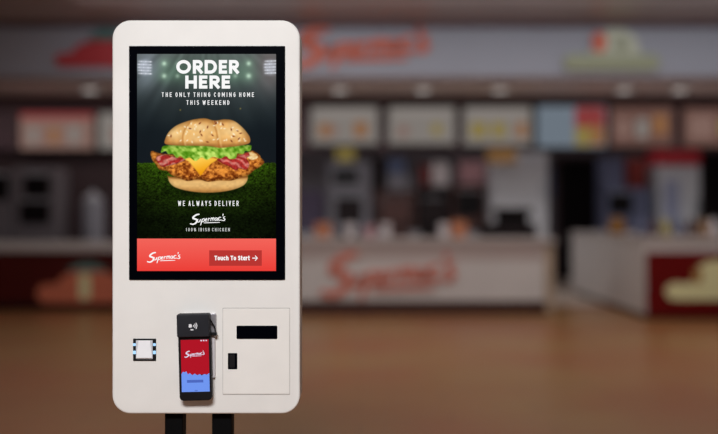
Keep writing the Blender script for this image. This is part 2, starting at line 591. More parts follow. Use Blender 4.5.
def paint_picture():
    """the advert shown by the screen, painted over a fine grid of screen points (pixel units)"""
    nx, ny = 392, 520
    gx = np.linspace(px0, px1, nx); gy = np.linspace(py0, py1, ny)
    x, y = np.meshgrid(gx, gy)
    C = np.zeros((ny, nx, 3))

    def over(c, a):
        nonlocal C
        c = np.array(c, float)
        C = C * (1 - a[..., None]) + c * a[..., None]

    lerp = lambda a, b_, t: np.array(a, float) * (1 - t[..., None]) + np.array(b_, float) * t[..., None]
    # stadium night: grey-green haze up top falling to near black
    t = np.clip((y - 54) / 78, 0, 1)
    C = lerp((92, 100, 98), (26, 34, 38), t ** 0.85)
    haze = np.exp(-((x - 185) / 30) ** 2 - ((y - 72) / 13) ** 2) * 0.45 + np.exp(-((x - 230) / 28) ** 2 - ((y - 72) / 13) ** 2) * 0.4
    over((98, 140, 112), np.clip(haze, 0, 1))
    for cx, w, amp, c in ((146, 13, .5, (150, 158, 176)), (270, 11, .42, (150, 146, 152))):
        over(c, np.exp(-((x - cx) / w) ** 2 - ((y - 66) / 22) ** 2) * amp)
    # light shafts fanning down
    ang = np.degrees(np.arctan2(x - 206, y - 10))
    shaft = vnoise(ang * 0.28 + 60, y * 0.012 + 3, 5)
    C *= (0.86 + 0.24 * shaft * np.clip(1.2 - (y - 60) / 120, 0.2, 1))[..., None]
    over((104, 92, 92), np.exp(-((x - 270) / 14) ** 2 - ((y - 66) / 26) ** 2) * .6)
    over((18, 22, 28), np.clip((y - 120) / 60, 0, 0.5))
    over((20, 26, 32), np.clip((np.abs(x - 206) - 40) / 40, 0, 0.35) * np.clip((y - 85) / 40, 0, 1))
    # flood lamps
    for cx, cy, r, a in ((164.2, 63.6, 2.1, .95), (164.2, 76, 2.3, .8), (248.7, 63.5, 2.1, .9), (248.7, 75.9, 2.4, .9), (177.5, 76, 2, .45), (235.4, 76, 2, .45), (177.5, 63.8, 2, .25)):
        d = np.hypot(x - cx, y - cy)
        over((215, 240, 220), np.exp(-(d / r) ** 2) * a)
        over((150, 190, 160), np.exp(-(d / (r * 2.8)) ** 2) * a * .4)
    for (x0_, x1_, dirn) in ((138.0, 151.5, 1), (264.5, 276.5, -1)):
        for r_ in range(5):
            yy = 61.3 + r_ * 3.0
            for k in range(6):
                xx = x0_ + (x1_ - x0_) * (k + .5) / 6
                yk = yy + (xx - x0_) * 0.04 * dirn
                over((240, 244, 252), np.exp(-((x - xx) / (1.15 + .3 * ((k * 7 + r_ * 3) % 4) / 3)) ** 2 - ((y - yk) / .8) ** 2) * (.45 + .5 * ((k * 5 + r_ * 7) % 9) / 8))
        m = np.clip(1 - np.abs(x - (x0_ + x1_) / 2) / 8.5, 0, 1) * np.clip(1 - np.abs(y - 67.5) / 9.5, 0, 1)
        over((200, 206, 220), np.clip(m * 1.2, 0, .55))
    # drifting flecks
    for cx, cy in ((180.3, 110), (240.4, 108.6)):
        over((170, 150, 70), np.exp(-(np.hypot(x - cx, y - cy) / .8) ** 2) * .6)
    # grass pitch
    g = np.clip((y - 162.3) / 1.4 + (vnoise(x * 1.1, y * 0 + 1, 9) - .5) * .8, 0, 1)
    dd = np.clip((y - 162) / 76, 0, 1)
    base = lerp((64, 102, 14), (11, 18, 5), np.clip(dd * 1.3, 0, 1) ** 0.62)
    n1 = vnoise(x * .55, y * 1.0, 21); n2 = vnoise(x * 1.1 + 5, y * 1.6, 22); n3 = vnoise(x * .12, y * .25, 23)
    base = base * (0.05 + 0.75 * n1 + 0.85 * n2 + 0.30 * n3)[..., None]
    vg = 1 - 0.35 * np.clip((np.abs(x - 206) - 30) / 40, 0, 1)
    base = base * vg[..., None]
    C = C * (1 - g[..., None]) + base * g[..., None]
    # soft contact shade of the burger in the advert
    over((6, 12, 3), np.exp(-((x - 208) / 40) ** 4 - ((y - 190) / 6) ** 2) * .7)

    Q = lambda pts: [(140 + a / 4.822, 110 + b_ / 4.822) for a, b_ in pts]
    # bottom bun
    a, sd = poly_mask(x, y, Q([(150, 322), (136, 318), (140, 344), (165, 370), (220, 388), (300, 398), (380, 396), (450, 384), (498, 364), (517, 340), (518, 318), (500, 320), (330, 326)]), .5)
    t = np.clip((y - 173) / 20, 0, 1)
    c = lerp((196, 138, 72), (232, 186, 118), np.clip(np.sin(np.clip((y - 176) / 15, 0, 1) * PI), 0, 1))
    c = c * (0.86 + .14 * np.clip(sd / 3, 0, 1))[..., None] * (0.94 + .1 * vnoise(x * .4, y * .5, 31))[..., None]
    C = C * (1 - a[..., None]) + c * a[..., None]
    over((120, 66, 24), a * np.exp(-((y - (176.5 + 2.5 * (1 - ((x - 208) / 40) ** 2))) / 1.4) ** 2) * .7)
    # fried chicken
    wob = lambda pts, am, sd_: [(p[0] + am * math.sin(i * 2.3 + sd_), p[1] + am * math.cos(i * 3.1 + sd_)) for i, p in enumerate(pts)]
    a, sd = poly_mask(x, y, wob(Q([(48, 208), (60, 198), (90, 205), (140, 215), (260, 215), (400, 215), (500, 205), (545, 198), (575, 215), (582, 232), (597, 240), (596, 258), (575, 275), (555, 290), (520, 312), (490, 326), (440, 338), (380, 342), (330, 344), (280, 336), (230, 340), (190, 330), (150, 312), (130, 296), (95, 285), (72, 262), (62, 240)]), .5, 1), .55)
    n1 = vnoise(x * .75, y * .85, 41); n2 = vnoise(x * 1.5, y * 1.7, 42); n3 = vnoise(x * .25, y * .3, 43)
    v = n1 * .5 + n2 * .18 + n3 * .4
    n1 = vnoise(x * .38, y * .5, 44)
    v = v * .62 + n1 * .46 - .10 * np.clip((y - 172) / 8, 0, 1)
    c = lerp((112, 46, 10), (240, 152, 62), np.clip((v - .29) * 2.2, 0, 1))
    c = c * (0.68 + 0.32 * np.clip(sd / 4.5, 0, 1))[..., None]
    C = C * (1 - a[..., None]) + c * a[..., None]
    over((245, 156, 60), a * np.exp(-((x - 224) / 7) ** 2 - ((y - 171) / 4) ** 2) * .55)
    # onion at the right
    a, _ = poly_mask(x, y, Q([(512, 212), (535, 203), (556, 210), (570, 228), (545, 240), (520, 232)]), .6)
    c = lerp((214, 158, 84), (248, 228, 176), vnoise(x * .6, y * .7, 45))
    C = C * (1 - a[..., None]) + c * a[..., None]
    # bacon
    for pts, ph, hi in ((Q([(78, 228), (110, 215), (150, 222), (190, 232), (222, 222), (218, 240), (180, 258), (140, 268), (110, 274), (88, 258)]), .8, (226, 158, 140)),
                        (Q([(372, 238), (410, 224), (450, 226), (490, 216), (522, 206), (528, 222), (514, 232), (528, 262), (512, 288), (480, 280), (462, 292), (430, 272), (400, 260)]), 2.0, (224, 140, 128))):
        a, sd = poly_mask(x, y, pts, .5)
        st = .5 + .5 * np.sin((y * .62 + x * .3 * (1 if ph < 1 else -1) + 3.2 * vnoise(x * .22, y * .3, 51)) * 1.5 + ph)
        c = lerp((172, 46, 42), hi, np.clip(st * 1.1 - .3, 0, 1))
        c = c * (0.72 + .28 * np.clip(sd / 1.5, 0, 1))[..., None] * (0.82 + .3 * vnoise(x * .7, y * .7, 52))[..., None]
        C = C * (1 - a[..., None]) + c * a[..., None]
    # cheese corner
    a, sd = poly_mask(x, y, Q([(218, 233), (300, 228), (372, 236), (345, 258), (318, 285), (296, 314), (284, 308), (258, 276), (236, 250)]), .45, smooth=3)
    c = lerp((255, 206, 84), (240, 158, 22), np.clip((y - 158) / 14 + (x - 202) * .02, 0, 1))
    c = c * (0.88 + .12 * np.clip(sd / 1.2, 0, 1))[..., None]
    C = C * (1 - a[..., None]) + c * a[..., None]
    # lettuce
    top = [(104, 190), (118, 172), (200, 168), (330, 170), (440, 172), (527, 168), (537, 182)]
    bot = [(528, 200), (508, 198), (496, 212), (470, 210), (462, 232), (432, 236), (414, 222), (388, 234), (352, 226), (322, 240), (296, 228), (268, 246), (240, 230), (214, 236), (196, 222), (176, 230), (158, 212), (136, 212), (124, 198), (102, 206)]
    a, sd = poly_mask(x, y, Q(top + bot), .5)
    w1 = vnoise(x * .2 + y * .1, y * .3, 61); w2 = vnoise(x * .42 - y * .2, y * .42, 62)
    v = np.clip((w1 * .6 + w2 * .55 - .3) * 2.0, 0, 1) * .8 + .2 * (.5 + .5 * np.sin(x * .9 + 4 * w1))
    v = v * (0.75 + .25 * np.exp(-((x - 207) / 26) ** 2))
    c = lerp((74, 134, 16), (206, 236, 116), v)
    c = c * (0.74 + .26 * np.clip((y - 145) / 3.5, 0, 1))[..., None]
    C = C * (1 - a[..., None]) + c * a[..., None]
    # crown bun in three lobes
    a, sd = poly_mask(x, y, Q([(121, 162), (122, 140), (138, 108), (170, 78), (215, 58), (262, 45), (312, 40), (350, 50), (372, 50), (410, 45), (452, 52), (490, 80), (516, 110), (530, 135), (526, 160), (480, 172), (430, 178), (383, 182), (330, 174), (240, 172), (160, 170)]), .5)
    t = np.clip((y - 119) / 27, 0, 1)
    c = lerp((214, 146, 72), (238, 188, 116), np.clip(np.sin(t * PI) * .95, 0, 1))
    c = c * (0.74 + .26 * np.clip(sd / 4.2, 0, 1))[..., None] * (0.93 + .12 * vnoise(x * .3, y * .3, 71))[..., None]
    C = C * (1 - a[..., None]) + c * a[..., None]
    over((168, 96, 40), a * np.clip(.55 - (x - 165) / 16, 0, .5))
    over((168, 96, 40), a * np.clip(.5 - (250 - x) / 18, 0, .45))
    for cx, cy, rx, ry, am in ((174, 134, 7, 4.5, .5), (200, 127, 9, 4, .7), (196, 139, 8, 4, .35), (232, 131, 9, 5, .5), (234, 124, 7, 2.5, .35)):
        over((250, 218, 160), a * np.exp(-((x - cx) / rx) ** 2 - ((y - cy) / ry) ** 2) * am)
    for line, dk in (([(183.4, 146), (182.6, 138), (184.6, 130), (190, 122.5)], .55), ([(219.4, 147.5), (217.6, 138), (216, 130), (212.6, 121)], .6)):
        pts = cat_rom(line, 8)
        d = np.full(x.shape, 1e9)
        for p in pts:
            d = np.minimum(d, np.hypot(x - p[0], (y - p[1]) * .9))
        over((176, 108, 44), a * np.exp(-(d / 1.0) ** 2) * dk)
        d2 = np.full(x.shape, 1e9)
        for p in pts:
            d2 = np.minimum(d2, np.hypot(x - p[0] - 2.1, (y - p[1]) * .9))
        over((250, 214, 150), a * np.exp(-(d2 / 1.0) ** 2) * .4)
    over((150, 92, 40), a * np.clip((y - 143) / 5, 0, 1) * .4)
    # seeds
    sr = random.Random(3)
    for i in range(62):
        u = sr.uniform(167, 247)
        top_y = 119.5 + ((u - 207) / 42) ** 2 * 17
        vv = top_y + 1.5 + sr.random() ** 1.3 * (21 - ((u - 207) / 42) ** 2 * 9)
        if vv > 143:
            continue
        dark = sr.random() < .36
        an = sr.uniform(0, PI)
        L = 1.4 if dark else 1.2
        ca, sa = math.cos(an), math.sin(an)
        du = (x - u) * ca + (y - vv) * sa; dv = -(x - u) * sa + (y - vv) * ca
        over((112, 46, 24) if dark else (255, 240, 205), np.exp(-(du / L) ** 2 - (dv / .68) ** 2) * .95)
    C = np.clip(C, 0, 255) / 255
    Clin = np.where(C <= .04045, C / 12.92, ((C + .055) / 1.055) ** 2.4)
    # mesh grid
    vx = X(x, YD) - K.org[0]; vz = Z(y, YD) - K.org[2]
    co = np.stack([vx, np.full_like(vx, YD - K.org[1]), vz], -1).reshape(-1, 3)
    idx = np.arange(nx * ny).reshape(ny, nx)
    q = np.stack([idx[1:, :-1], idx[1:, 1:], idx[:-1, 1:], idx[:-1, :-1]], -1).reshape(-1, 4)
    me = bpy.data.meshes.new('advert_picture')
    me.vertices.add(len(co)); me.vertices.foreach_set('co', co.ravel().astype(np.float32))
    me.loops.add(q.size); me.loops.foreach_set('vertex_index', q.ravel().astype(np.int32))
    me.polygons.add(len(q))
    me.polygons.foreach_set('loop_start', (np.arange(len(q)) * 4).astype(np.int32))
    me.update(calc_edges=True)
    at = me.color_attributes.new('Col', 'FLOAT_COLOR', 'POINT')
    rgba = np.concatenate([Clin.reshape(-1, 3), np.ones((nx * ny, 1))], 1)
    at.data.foreach_set('color', rgba.ravel().astype(np.float32))
    me.materials.append(M['picture'])
    o = bpy.data.objects.new('advert_picture', me)
    col.objects.link(o)
    o.parent = bez
    o['label'] = 'advert picture of a crispy chicken burger above dark grass'


paint_picture()


def flat(x0, x1, z0, z1, y, mi=0, mb=None):
    return (mb or MB()).add([(x0, y, z0), (x1, y, z0), (x1, y, z1), (x0, y, z1)], [(0, 1, 2, 3)], mi)


K.part('menu_banner', flat(kx(px0), kx(px1), kz(271), kz(238.6), YD), M['banner'], bez)
btn = K.part('touch_button', flat(kx(209.2), kx(261.8), kz(265.8), kz(250.3), YD - .0002), M['button'], bez)
mb = MB()
put_strokes(mb, 'Touch To Start', kx(214.4), kx(249.8), kz(260.3), kz(255.7), YD - .0004, 1.0 * s, {'t': .3, 'r': .28, 'T': .66, 'S': .52}, .54, .5, .55, 1)
K.part('button_lettering', mb, [M['button'], M['text_white']], bez)
mb = MB()
ax, az, u = kx(257.9), kz(258.1), s
mb.add([(ax - 5.6 * u, YD - .0004, az - .45 * u), (ax - .6 * u, YD - .0004, az - .45 * u), (ax - .6 * u, YD - .0004, az + .45 * u), (ax - 5.6 * u, YD - .0004, az + .45 * u)], [(0, 1, 2, 3)], 1)
for sg in (1, -1):
    q = [(ax, YD - .0004, az), (ax - .9 * u, YD - .0004, az), (ax - 3.1 * u, YD - .0004, az + sg * 2.2 * u), (ax - 2.4 * u, YD - .0004, az + sg * 2.8 * u)]
    mb.add(q if sg < 0 else q, [(0, 1, 2, 3) if sg < 0 else (3, 2, 1, 0)], 1)
K.part('button_arrow', mb, [M['button'], M['text_white']], bez)
HW = {'O': 1.13, 'R': .66, 'D': .9, 'E': .5, 'H': .8}
mb = MB()
put_strokes(mb, 'ORDER', kx(176.3), kx(238.9), kz(73.7), kz(60), YD - .0003, 3.2 * s, HW, gap=.5)
K.part('headline_lettering', mb, M['text_white'], bez)
mb = MB()
put_strokes(mb, 'HERE', kx(185.3), kx(230.2), kz(88.6), kz(75.5), YD - .0003, 3.2 * s, HW, gap=.5)
K.part('headline_lettering', mb, M['text_white'], bez)
CW = {'I': .05, 'M': .85, 'W': .98, 'N': .66, '1': .25, '%': .9}
for tx, a0, a1, b0, b1, mt_ in (('THE ONLY THING COMING HOME', 161.8, 254, 92.4, 96.9, 'text_white'), ('THIS WEEKEND', 186.5, 229.4, 100.3, 104.8, 'text_white'),
                               ('WE ALWAYS DELIVER', 178, 238.6, 200.8, 205.9, 'text_white'), ('100% IRISH CHICKEN', 186, 229.8, 227.9, 231.3, 'text_soft')):
    mb = MB()
    put_strokes(mb, tx, kx(a0), kx(a1), kz(b1), kz(b0), YD - .0003, (.5 if '%' in tx else .64) * s, CW, gap=.95, space=.7)
    K.part('slogan_lettering', mb, M[mt_], bez)
mb = MB()
put_script(mb, kx(190), kx(225.6), kz(225.4), kz(213.7), YD - .0003, None, 1.05)
K.part('script_logo', mb, M['text_white'], bez)
mb = MB()
put_script(mb, kx(147), kx(180.6), kz(263.2), kz(252), YD - .0003, None, 1.05)
K.part('script_logo', mb, M['text_white'], bez)
kx = lambda p: X(p, KY)
kz = lambda p: Z(p, KY)

# barcode scanner window
sc = K.part('scanner', MB().slab(kx(133.2), kx(156.2), kz(360.8), kz(338.6), KY - .002, KY + .004, .6 * s, .0006, n=4), M['black_plastic'])
mb = MB()
p = [(136.2, 358.8), (152.8, 358.8), (152.8, 340.2), (136.2, 340.2)]
mb.prism([(kx(a), kz(b_)) for a, b_ in p], KY - .0024, KY)
hood = [(138.6, 340.4), (150.4, 340.4), (152.4, 356.5), (136.6, 356.5)]
mb.add([(kx(138.8), KY - .0025, kz(340.4)), (kx(150.2), KY - .0025, kz(340.4)), (kx(152.4), KY - .006, kz(357.6)), (kx(136.6), KY - .006, kz(357.6)), (kx(136.6), KY - .0024, kz(358.4)), (kx(152.4), KY - .0024, kz(358.4))],
       [(3, 2, 1, 0), (4, 5, 2, 3), (0, 4, 3), (1, 2, 5)], 1)
K.part('scan_window', mb, [M['chrome'], mat('white_scan_plate', (240, 240, 242), .4, var=.02)], sc)
for xa in (133.2, 153.2):
    for ya, hh in ((343.2, 2.6), (350.6, 3.4)):
        K.part('status_light', MB().slab(kx(xa), kx(xa + 2.8), kz(ya + hh), kz(ya), KY - .0026, KY - .0015, .5 * s, 0, n=3), M['led'], sc)

# service door with receipt slot and lock
K.part('door_gap_shade', MB().slab(kx(222.6), kx(290.0), kz(394.8), kz(307.8), KY - .0003, KY + .002, .8 * s, 0, n=4), M['gap'])  # grey strip stands in for the shade in the gap around the door
dr = K.part('service_door', MB().slab(kx(223), kx(289.6), kz(394), kz(308.6), KY - .0016, KY + .002, .8 * s, .0012, n=4), M['door_shell'])
K.part('receipt_slot', MB().slab(kx(236.6), kx(277.4), kz(339), kz(325.6), KY - .0022, KY, 1.2 * s, .0004, n=4), M['black_glass'], dr)
K.part('door_latch', MB().slab(kx(228), kx(237.4), kz(369.2), kz(353), KY - .0022, KY, .6 * s, .0004, n=4)
       .slab(kx(229.6), kx(235), kz(367.5), kz(354.5), KY - .004, KY - .002, .8 * s, .0006, n=4, mi=1), [M['black_glass'], M['black_plastic']], dr)
# steel cradle behind the card reader
K.part('cradle', MB().box(kx(182), kx(215.4), KY - .0105, KY + .001, kz(377), kz(331)), mat('pale_cradle', (205, 200, 202), .45, var=.03), bevel=.001)
K.part('cradle_clamp', MB().box(kx(182), kx(216.4), KY - .0108, KY + .001, kz(332.5), kz(313.2)), M['brushed'], bevel=.001)

# ------------------------------------------------------------------ card reader
T = Thing('payment_terminal', (kx(195), KY - .025, kz(400)), 'black card payment terminal with red and blue screen, mounted on the white kiosk', 'card reader')
kx = lambda p: X(p, KY - .04)
kz = lambda p: Z(p, KY - .04)
ca, sa = math.cos(math.radians(1.35)), math.sin(math.radians(1.35))
tcx, tcz = kx(194.6), kz(357)


def trot(mb):
    out = []
    for a, b_, c in mb.v:
        dx, dz = a - tcx, c - tcz
        out.append((tcx + dx * ca - dz * sa, b_, tcz + dx * sa + dz * ca))
    mb.v = out
    return mb


T.part('body', trot(MB().slab(kx(178), kx(210.6), kz(401.2), kz(330), KY - .034, KY - .0112, 4.2 * s, .003, n=8)), M['black_plastic'], smooth=True)
hd = T.part('reader_head', trot(MB().slab(kx(177.8), kx(210), kz(336.8), kz(313.9), KY - .046, KY - .0112, 1.6 * s, .003, n=6)), M['grey_plastic'], smooth=True)
mb = MB()
cx, cz, yy = kx(193.2), kz(325.6), KY - .0463
for k, r in enumerate((1.5, 3.1, 4.7)):
    n = 8
    for i in range(n):
        a0 = math.radians(-38 + 76 * i / n); a1 = math.radians(-38 + 76 * (i + 1) / n)
        w = .42
        q = [((r - w) * math.cos(a0), (r - w) * math.sin(a0)), ((r + w) * math.cos(a0), (r + w) * math.sin(a0)), ((r + w) * math.cos(a1), (r + w) * math.sin(a1)), ((r - w) * math.cos(a1), (r - w) * math.sin(a1))]
        mb.add([(cx + a * s, yy, cz + b_ * s) for a, b_ in q], [(0, 1, 2, 3)])
mb.slab(cx - 3.2 * s, cx - .2 * s, cz - 1.7 * s, cz + 1.7 * s, yy, yy + .0003, .9 * s, 0, n=4)
mb.slab(cx - 1.6 * s, cx + 1.2 * s, cz - 4.4 * s, cz - 3.2 * s, yy, yy + .0003, .3 * s, 0, n=3)
T.part('contactless_symbol', trot(mb), mat('printed_white', (225, 225, 228), .6), hd)
ys = KY - .0343
mb = MB()
flat(kx(180.6), kx(208.6), kz(375), kz(340), ys, 0, mb)
edge = [(180.6, 374), (182.2, 371.8), (184, 372.4), (185.6, 371.4), (187, 374.6), (189, 373.4), (191.5, 375.4), (194, 374), (196.5, 375.6), (199, 374.6), (201, 376), (203.5, 374.6), (206, 375.4), (208.6, 373.6)]
top = [(kx(a), ys - .0001, kz(b_)) for a, b_ in edge]
bot = [(kx(a), ys - .0001, kz(392.2)) for a, b_ in edge]
n = len(edge)
mb.add(bot + top, [(i, i + 1, n + i + 1, n + i) for i in range(n - 1)], 1)
put_script(mb, kx(184), kx(204.4), kz(358), kz(351), ys - .0002, None, 1.2, 2)
flat(kx(186), kx(202.4), kz(383), kz(380.2), ys - .0002, 3, mb)
flat(kx(193.5), kx(196.5), kz(391.4), kz(390.6), ys - .0002, 3, mb)
for xa in (200.5, 203, 205.6):
    flat(kx(xa), kx(xa + 1.4), kz(341.6), kz(340.4), ys - .0002, 2, mb)
T.part('screen', trot(mb), [M['t_red'], M['t_blue'], emit('terminal_white', (226, 222, 246)), M['t_dark']])
mb = MB().tube(cat_rom([(kx(209), KY - .03, kz(319.5)), (kx(211.5), KY - .024, kz(324)), (kx(213.6), KY - .02, kz(329)), (kx(214.2), KY - .018, kz(334))], 5), .75 * s, 8)
mb.slab(kx(210), kx(215.6), kz(336.6), kz(333.2), KY - .022, KY - .0114, 1.2 * s, .001, n=4)
T.part('cable', mb, M['black_plastic'])

# ------------------------------------------------------------------ counters
CY = 11.4
cx0, cx1 = X(150, CY), X(555, CY)
C1 = Thing('serving_counter', ((cx0 + cx1) / 2, 12.2, 0), 'long white serving counter with raised red script lettering on its front', 'counter')
C1.part('cabinet', MB().box(cx0, cx1 - .14, CY, 12.6, .175, .96), M['counter_white'], bevel=.01)
C1.part('countertop', MB().slab(cx0, cx1 + .02, .96, 1.01, CY - .06, 12.65, .02, .008), M['counter_top'])
C1.part('plinth', MB().box(cx0, cx1 - .1, CY + .012, 12.55, 0, .175), M['plinth'])
C1.part('rail', MB().box(cx0, cx1 - .16, CY - .012, CY + .01, .74, .96), mat('pinkish_rail', (178, 162, 158), .5, var=.03), bevel=.004)
C1.part('end_panel', MB().box(cx1 - .14, cx1, CY, 12.6, .0, .96), M['tan_wood'], bevel=.05)
mb = MB()
put_script(mb, X(321, CY), X(456, CY), Z(299, CY), Z(252, CY), CY - .03, CY, 1.5)
C1.part('lettering', mb, mat('faded_sign_red', (206, 116, 96), .5, var=.04))

RY = 10.8
rx0, rx1 = 3.63, 8.4
C2 = Thing('side_counter', ((rx0 + rx1) / 2, 12.6, 0), 'white end-on counter with dark red front panel and cream dome sign', 'counter')
C2.part('cabinet', MB().box(rx0, rx1, RY + .03, 14.6, .06, 1.0), M['counter_white'], bevel=.01)
C2.part('countertop', MB().box(rx0 - .02, rx1, RY - .01, 14.62, 1.0, 1.05), M['counter_top'], bevel=.008)
C2.part('plinth', MB().box(rx0 + .03, rx1, RY + .08, 14.5, 0, .06), M['plinth'])
pn = C2.part('front_panel', MB().box(rx0 + .01, rx1, RY, RY + .03, .06, Z(252, RY)), M['dark_red'])


def dome_pts(cx, z0, z1, w0, w1, rise):
    """wide rounded base band with a dome in the middle"""
    pts = []
    r = (z1 - z0) / 2
    for i in range(9):
        a = math.radians(-90 + 180 * i / 8)
        pts.append((cx + w0 / 2 - r + r * math.cos(a), z0 + r + r * math.sin(a)))
    for i in range(17):
        a = math.radians(180 * i / 16)
        pts.append((cx + w1 / 2 * math.cos(a), z1 + rise * math.sin(a)))
    for i in range(9):
        a = math.radians(90 + 180 * i / 8)
        pts.append((cx - w0 / 2 + r + r * math.cos(a), z0 + r + r * math.sin(a)))
    return pts


rc = X(716, RY)
C2.part('dome_sign', MB().prism(dome_pts(rc, Z(300, RY), Z(283, RY), 1.28, .62, .29), RY - .03, RY)
        .slab(X(692, RY), X(701, RY), Z(283, RY), Z(268, RY), RY - .036, RY - .028, .04, 0, mi=1), [M['cream'], M['amber']], pn)

LY = 11.9
lx0, lx1 = X(-90, LY), X(146, LY)
C3 = Thing('side_counter', ((lx0 + lx1) / 2, 12.3, 0), 'brown-red counter with pale top and salmon dome sign, left of the kiosk', 'counter')
C3.part('cabinet', MB().box(lx0, lx1, LY, 12.7, .1, .82), M['brown_red'], bevel=.01)
C3.part('countertop', MB().box(lx0, lx1, LY - .06, 12.75, .82, .94), M['counter_top'], bevel=.01)
C3.part('plinth', MB().box(lx0, lx1, LY + .06, 12.6, 0, .1), M['dark'])
C3.part('dome_sign', MB().prism(dome_pts(X(88, LY) + .02, Z(303, LY), Z(284, LY), X(140, LY) - X(36, LY), .86, .2), LY - .03, LY)
        .prism(dome_pts(X(88, LY), Z(271, LY), Z(267, LY), .52, .36, .06), LY - .036, LY - .028, mi=1)
        .slab(X(80, LY), X(91, LY), Z(299, LY), Z(274, LY), LY - .036, LY - .028, .04, 0, mi=2), [M['salmon'], M['teal'], M['cream']])

# ------------------------------------------------------------------ signs on the fascia
FY = 12.1
mb = MB()
put_script(mb, X(292, FY), X(429, FY), Z(69, FY), Z(26, FY), FY - .06, FY, 1.8)
tag(mb.build('shop_sign', M['script_red'], None, (X(360, FY), FY, Z(48, FY))), 'raised red script lettering on the grey fascia above the menu boards', 'sign')
S2 = Thing('dome_sign', (X(610, FY), FY, Z(70, FY)), 'pale dome sign with olive band and red spot on the fascia', 'sign')
S2.part('dome', MB().prism(dome_pts(X(615, FY), Z(60, FY), Z(50, FY), .72, .66, .30), FY - .05, FY), M['sign_grey'])
S2.part('band', MB().slab(X(563, FY), X(658, FY), Z(71, FY), Z(55, FY), FY - .08, FY, .1, .004), M['olive'])
S2.part('red_spot', MB().slab(X(591, FY), X(605, FY), Z(53, FY), Z(33, FY), FY - .07, FY - .05, .09, 0).slab(X(613, FY), X(627, FY), Z(51, FY), Z(40, FY), FY - .07, FY - .05, .07, 0, mi=1), [M['script_red'], M['olive']])
S3 = Thing('dome_sign', (X(95, FY), FY, Z(68, FY)), 'crimson dome sign with teal cap on the fascia, left of the kiosk', 'sign')
S3.part('dome', MB().prism(dome_pts(X(108, FY), Z(67, FY), Z(54, FY), X(158, FY) - X(54, FY), 1.0, .2), FY - .05, FY), M['sign_crimson'])
S3.part('cap', MB().prism(dome_pts(X(108, FY), Z(41, FY), Z(37, FY), .52, .4, .1), FY - .07, FY - .05), M['teal'])

# ------------------------------------------------------------------ menu boards
MY = 14.12
cream_e = emit('menu_cream', (124, 118, 113)); blue_e = emit('menu_blue', (106, 116, 126)); peach_e = emit('menu_peach', (124, 98, 90))
brown_e = emit('menu_brown', (100, 73, 66)); red_e = emit('menu_red', (130, 56, 56)); yel_e = emit('menu_yellow', (131, 116, 65)); or_e = emit('menu_orange', (133, 93, 61))
wht_e = emit('menu_white', (133, 126, 121))
boards = [
    (311, 378, 107, 144, cream_e, [(.12, .30, .2, .55, or_e), (.28, .4, .25, .5, peach_e), (.64, .84, .2, .6, or_e), (.1, .9, .75, .9, wht_e)], 'cream lit menu board beside the kiosk edge, with orange food pictures'),
    (388.5, 455, 107, 144, cream_e, [(.15, .3, .2, .5, peach_e), (.65, .8, .25, .55, yel_e), (.1, .9, .75, .9, wht_e)], 'cream lit menu board in the middle of the three cream boards'),
    (464, 531, 107, 145, cream_e, [(.1, .34, .2, .6, yel_e), (.42, .62, .2, .6, yel_e), (.78, .93, .2, .6, or_e), (.1, .9, .75, .9, wht_e)], 'cream lit menu board next to the blue board, with yellow food pictures'),
    (537, 606, 106, 147, blue_e, [(.55, .98, .48, .98, red_e), (.55, .78, .03, .5, yel_e), (.78, .98, .05, .55, or_e)], 'blue lit menu board with red and yellow picture'),
    (611, 673, 107, 146, brown_e, [(.1, .3, .2, .7, peach_e), (.4, .6, .2, .7, cream_e), (.68, .9, .3, .8, or_e)], 'brownish lit menu board to the right of the blue board'),
    (683, 745, 108, 146, brown_e, [(.1, .5, .2, .8, peach_e), (.6, .9, .3, .7, yel_e)], 'brownish lit menu board at the right edge, above the drinks fridge'),
    (20, 94, 113, 149, peach_e, [(.0, 1, .84, 1, red_e), (.12, .24, .15, .6, cream_e), (.4, .52, .15, .6, or_e), (.66, .8, .15, .65, cream_e)], 'peach lit menu board with red top strip, above the brown-red counter'),
    (99, 166, 113, 149, cream_e, [(.2, .8, .2, .6, peach_e)], 'cream lit menu board half hidden behind the left edge of the kiosk'),
]
for a0, a1, b0, b1, base, spots, lab in boards:
    x0, x1, z0, z1 = X(a0, MY), X(a1, MY), Z(b1, MY), Z(b0, MY)
    B = Thing('menu_board', ((x0 + x1) / 2, 14.16, z0), lab, 'menu board', 'lit menu boards over the counters')
    B.part('frame', MB().slab(x0 - .03, x1 + .03, z0 - .03, z1 + .03, MY, 14.2, .02, .005, n=4), M['dark'])
    mb = flat(x0, x1, z0, z1, MY - .003)
    ms = [base]
    for u0, u1, v0, v1, m in spots:
        ms.append(m)
        mb.slab(x0 + u0 * (x1 - x0), x0 + u1 * (x1 - x0), z0 + v0 * (z1 - z0), z0 + v1 * (z1 - z0), MY - .006, MY - .003, .04, 0, n=5, mi=len(ms) - 1)
    B.part('screen', mb, ms)

# tags hanging below the menu band
for a0, a1, b0, b1, m, lab in ((336, 355, 147, 161, M['yellow'], 'small yellow price sign below the first cream menu board'), (487, 516, 147, 163, M['amber'], 'small amber price sign below the third cream menu board')):
    o = MB().slab(X(a0, 14.18), X(a1, 14.18), Z(b1, 14.18), Z(b0, 14.18), 14.165, 14.2, .03, .003, n=4).build('price_sign', m, None, (X((a0 + a1) / 2, 14.18), 14.18, Z(b1, 14.18)))
    tag(o, lab, 'sign')

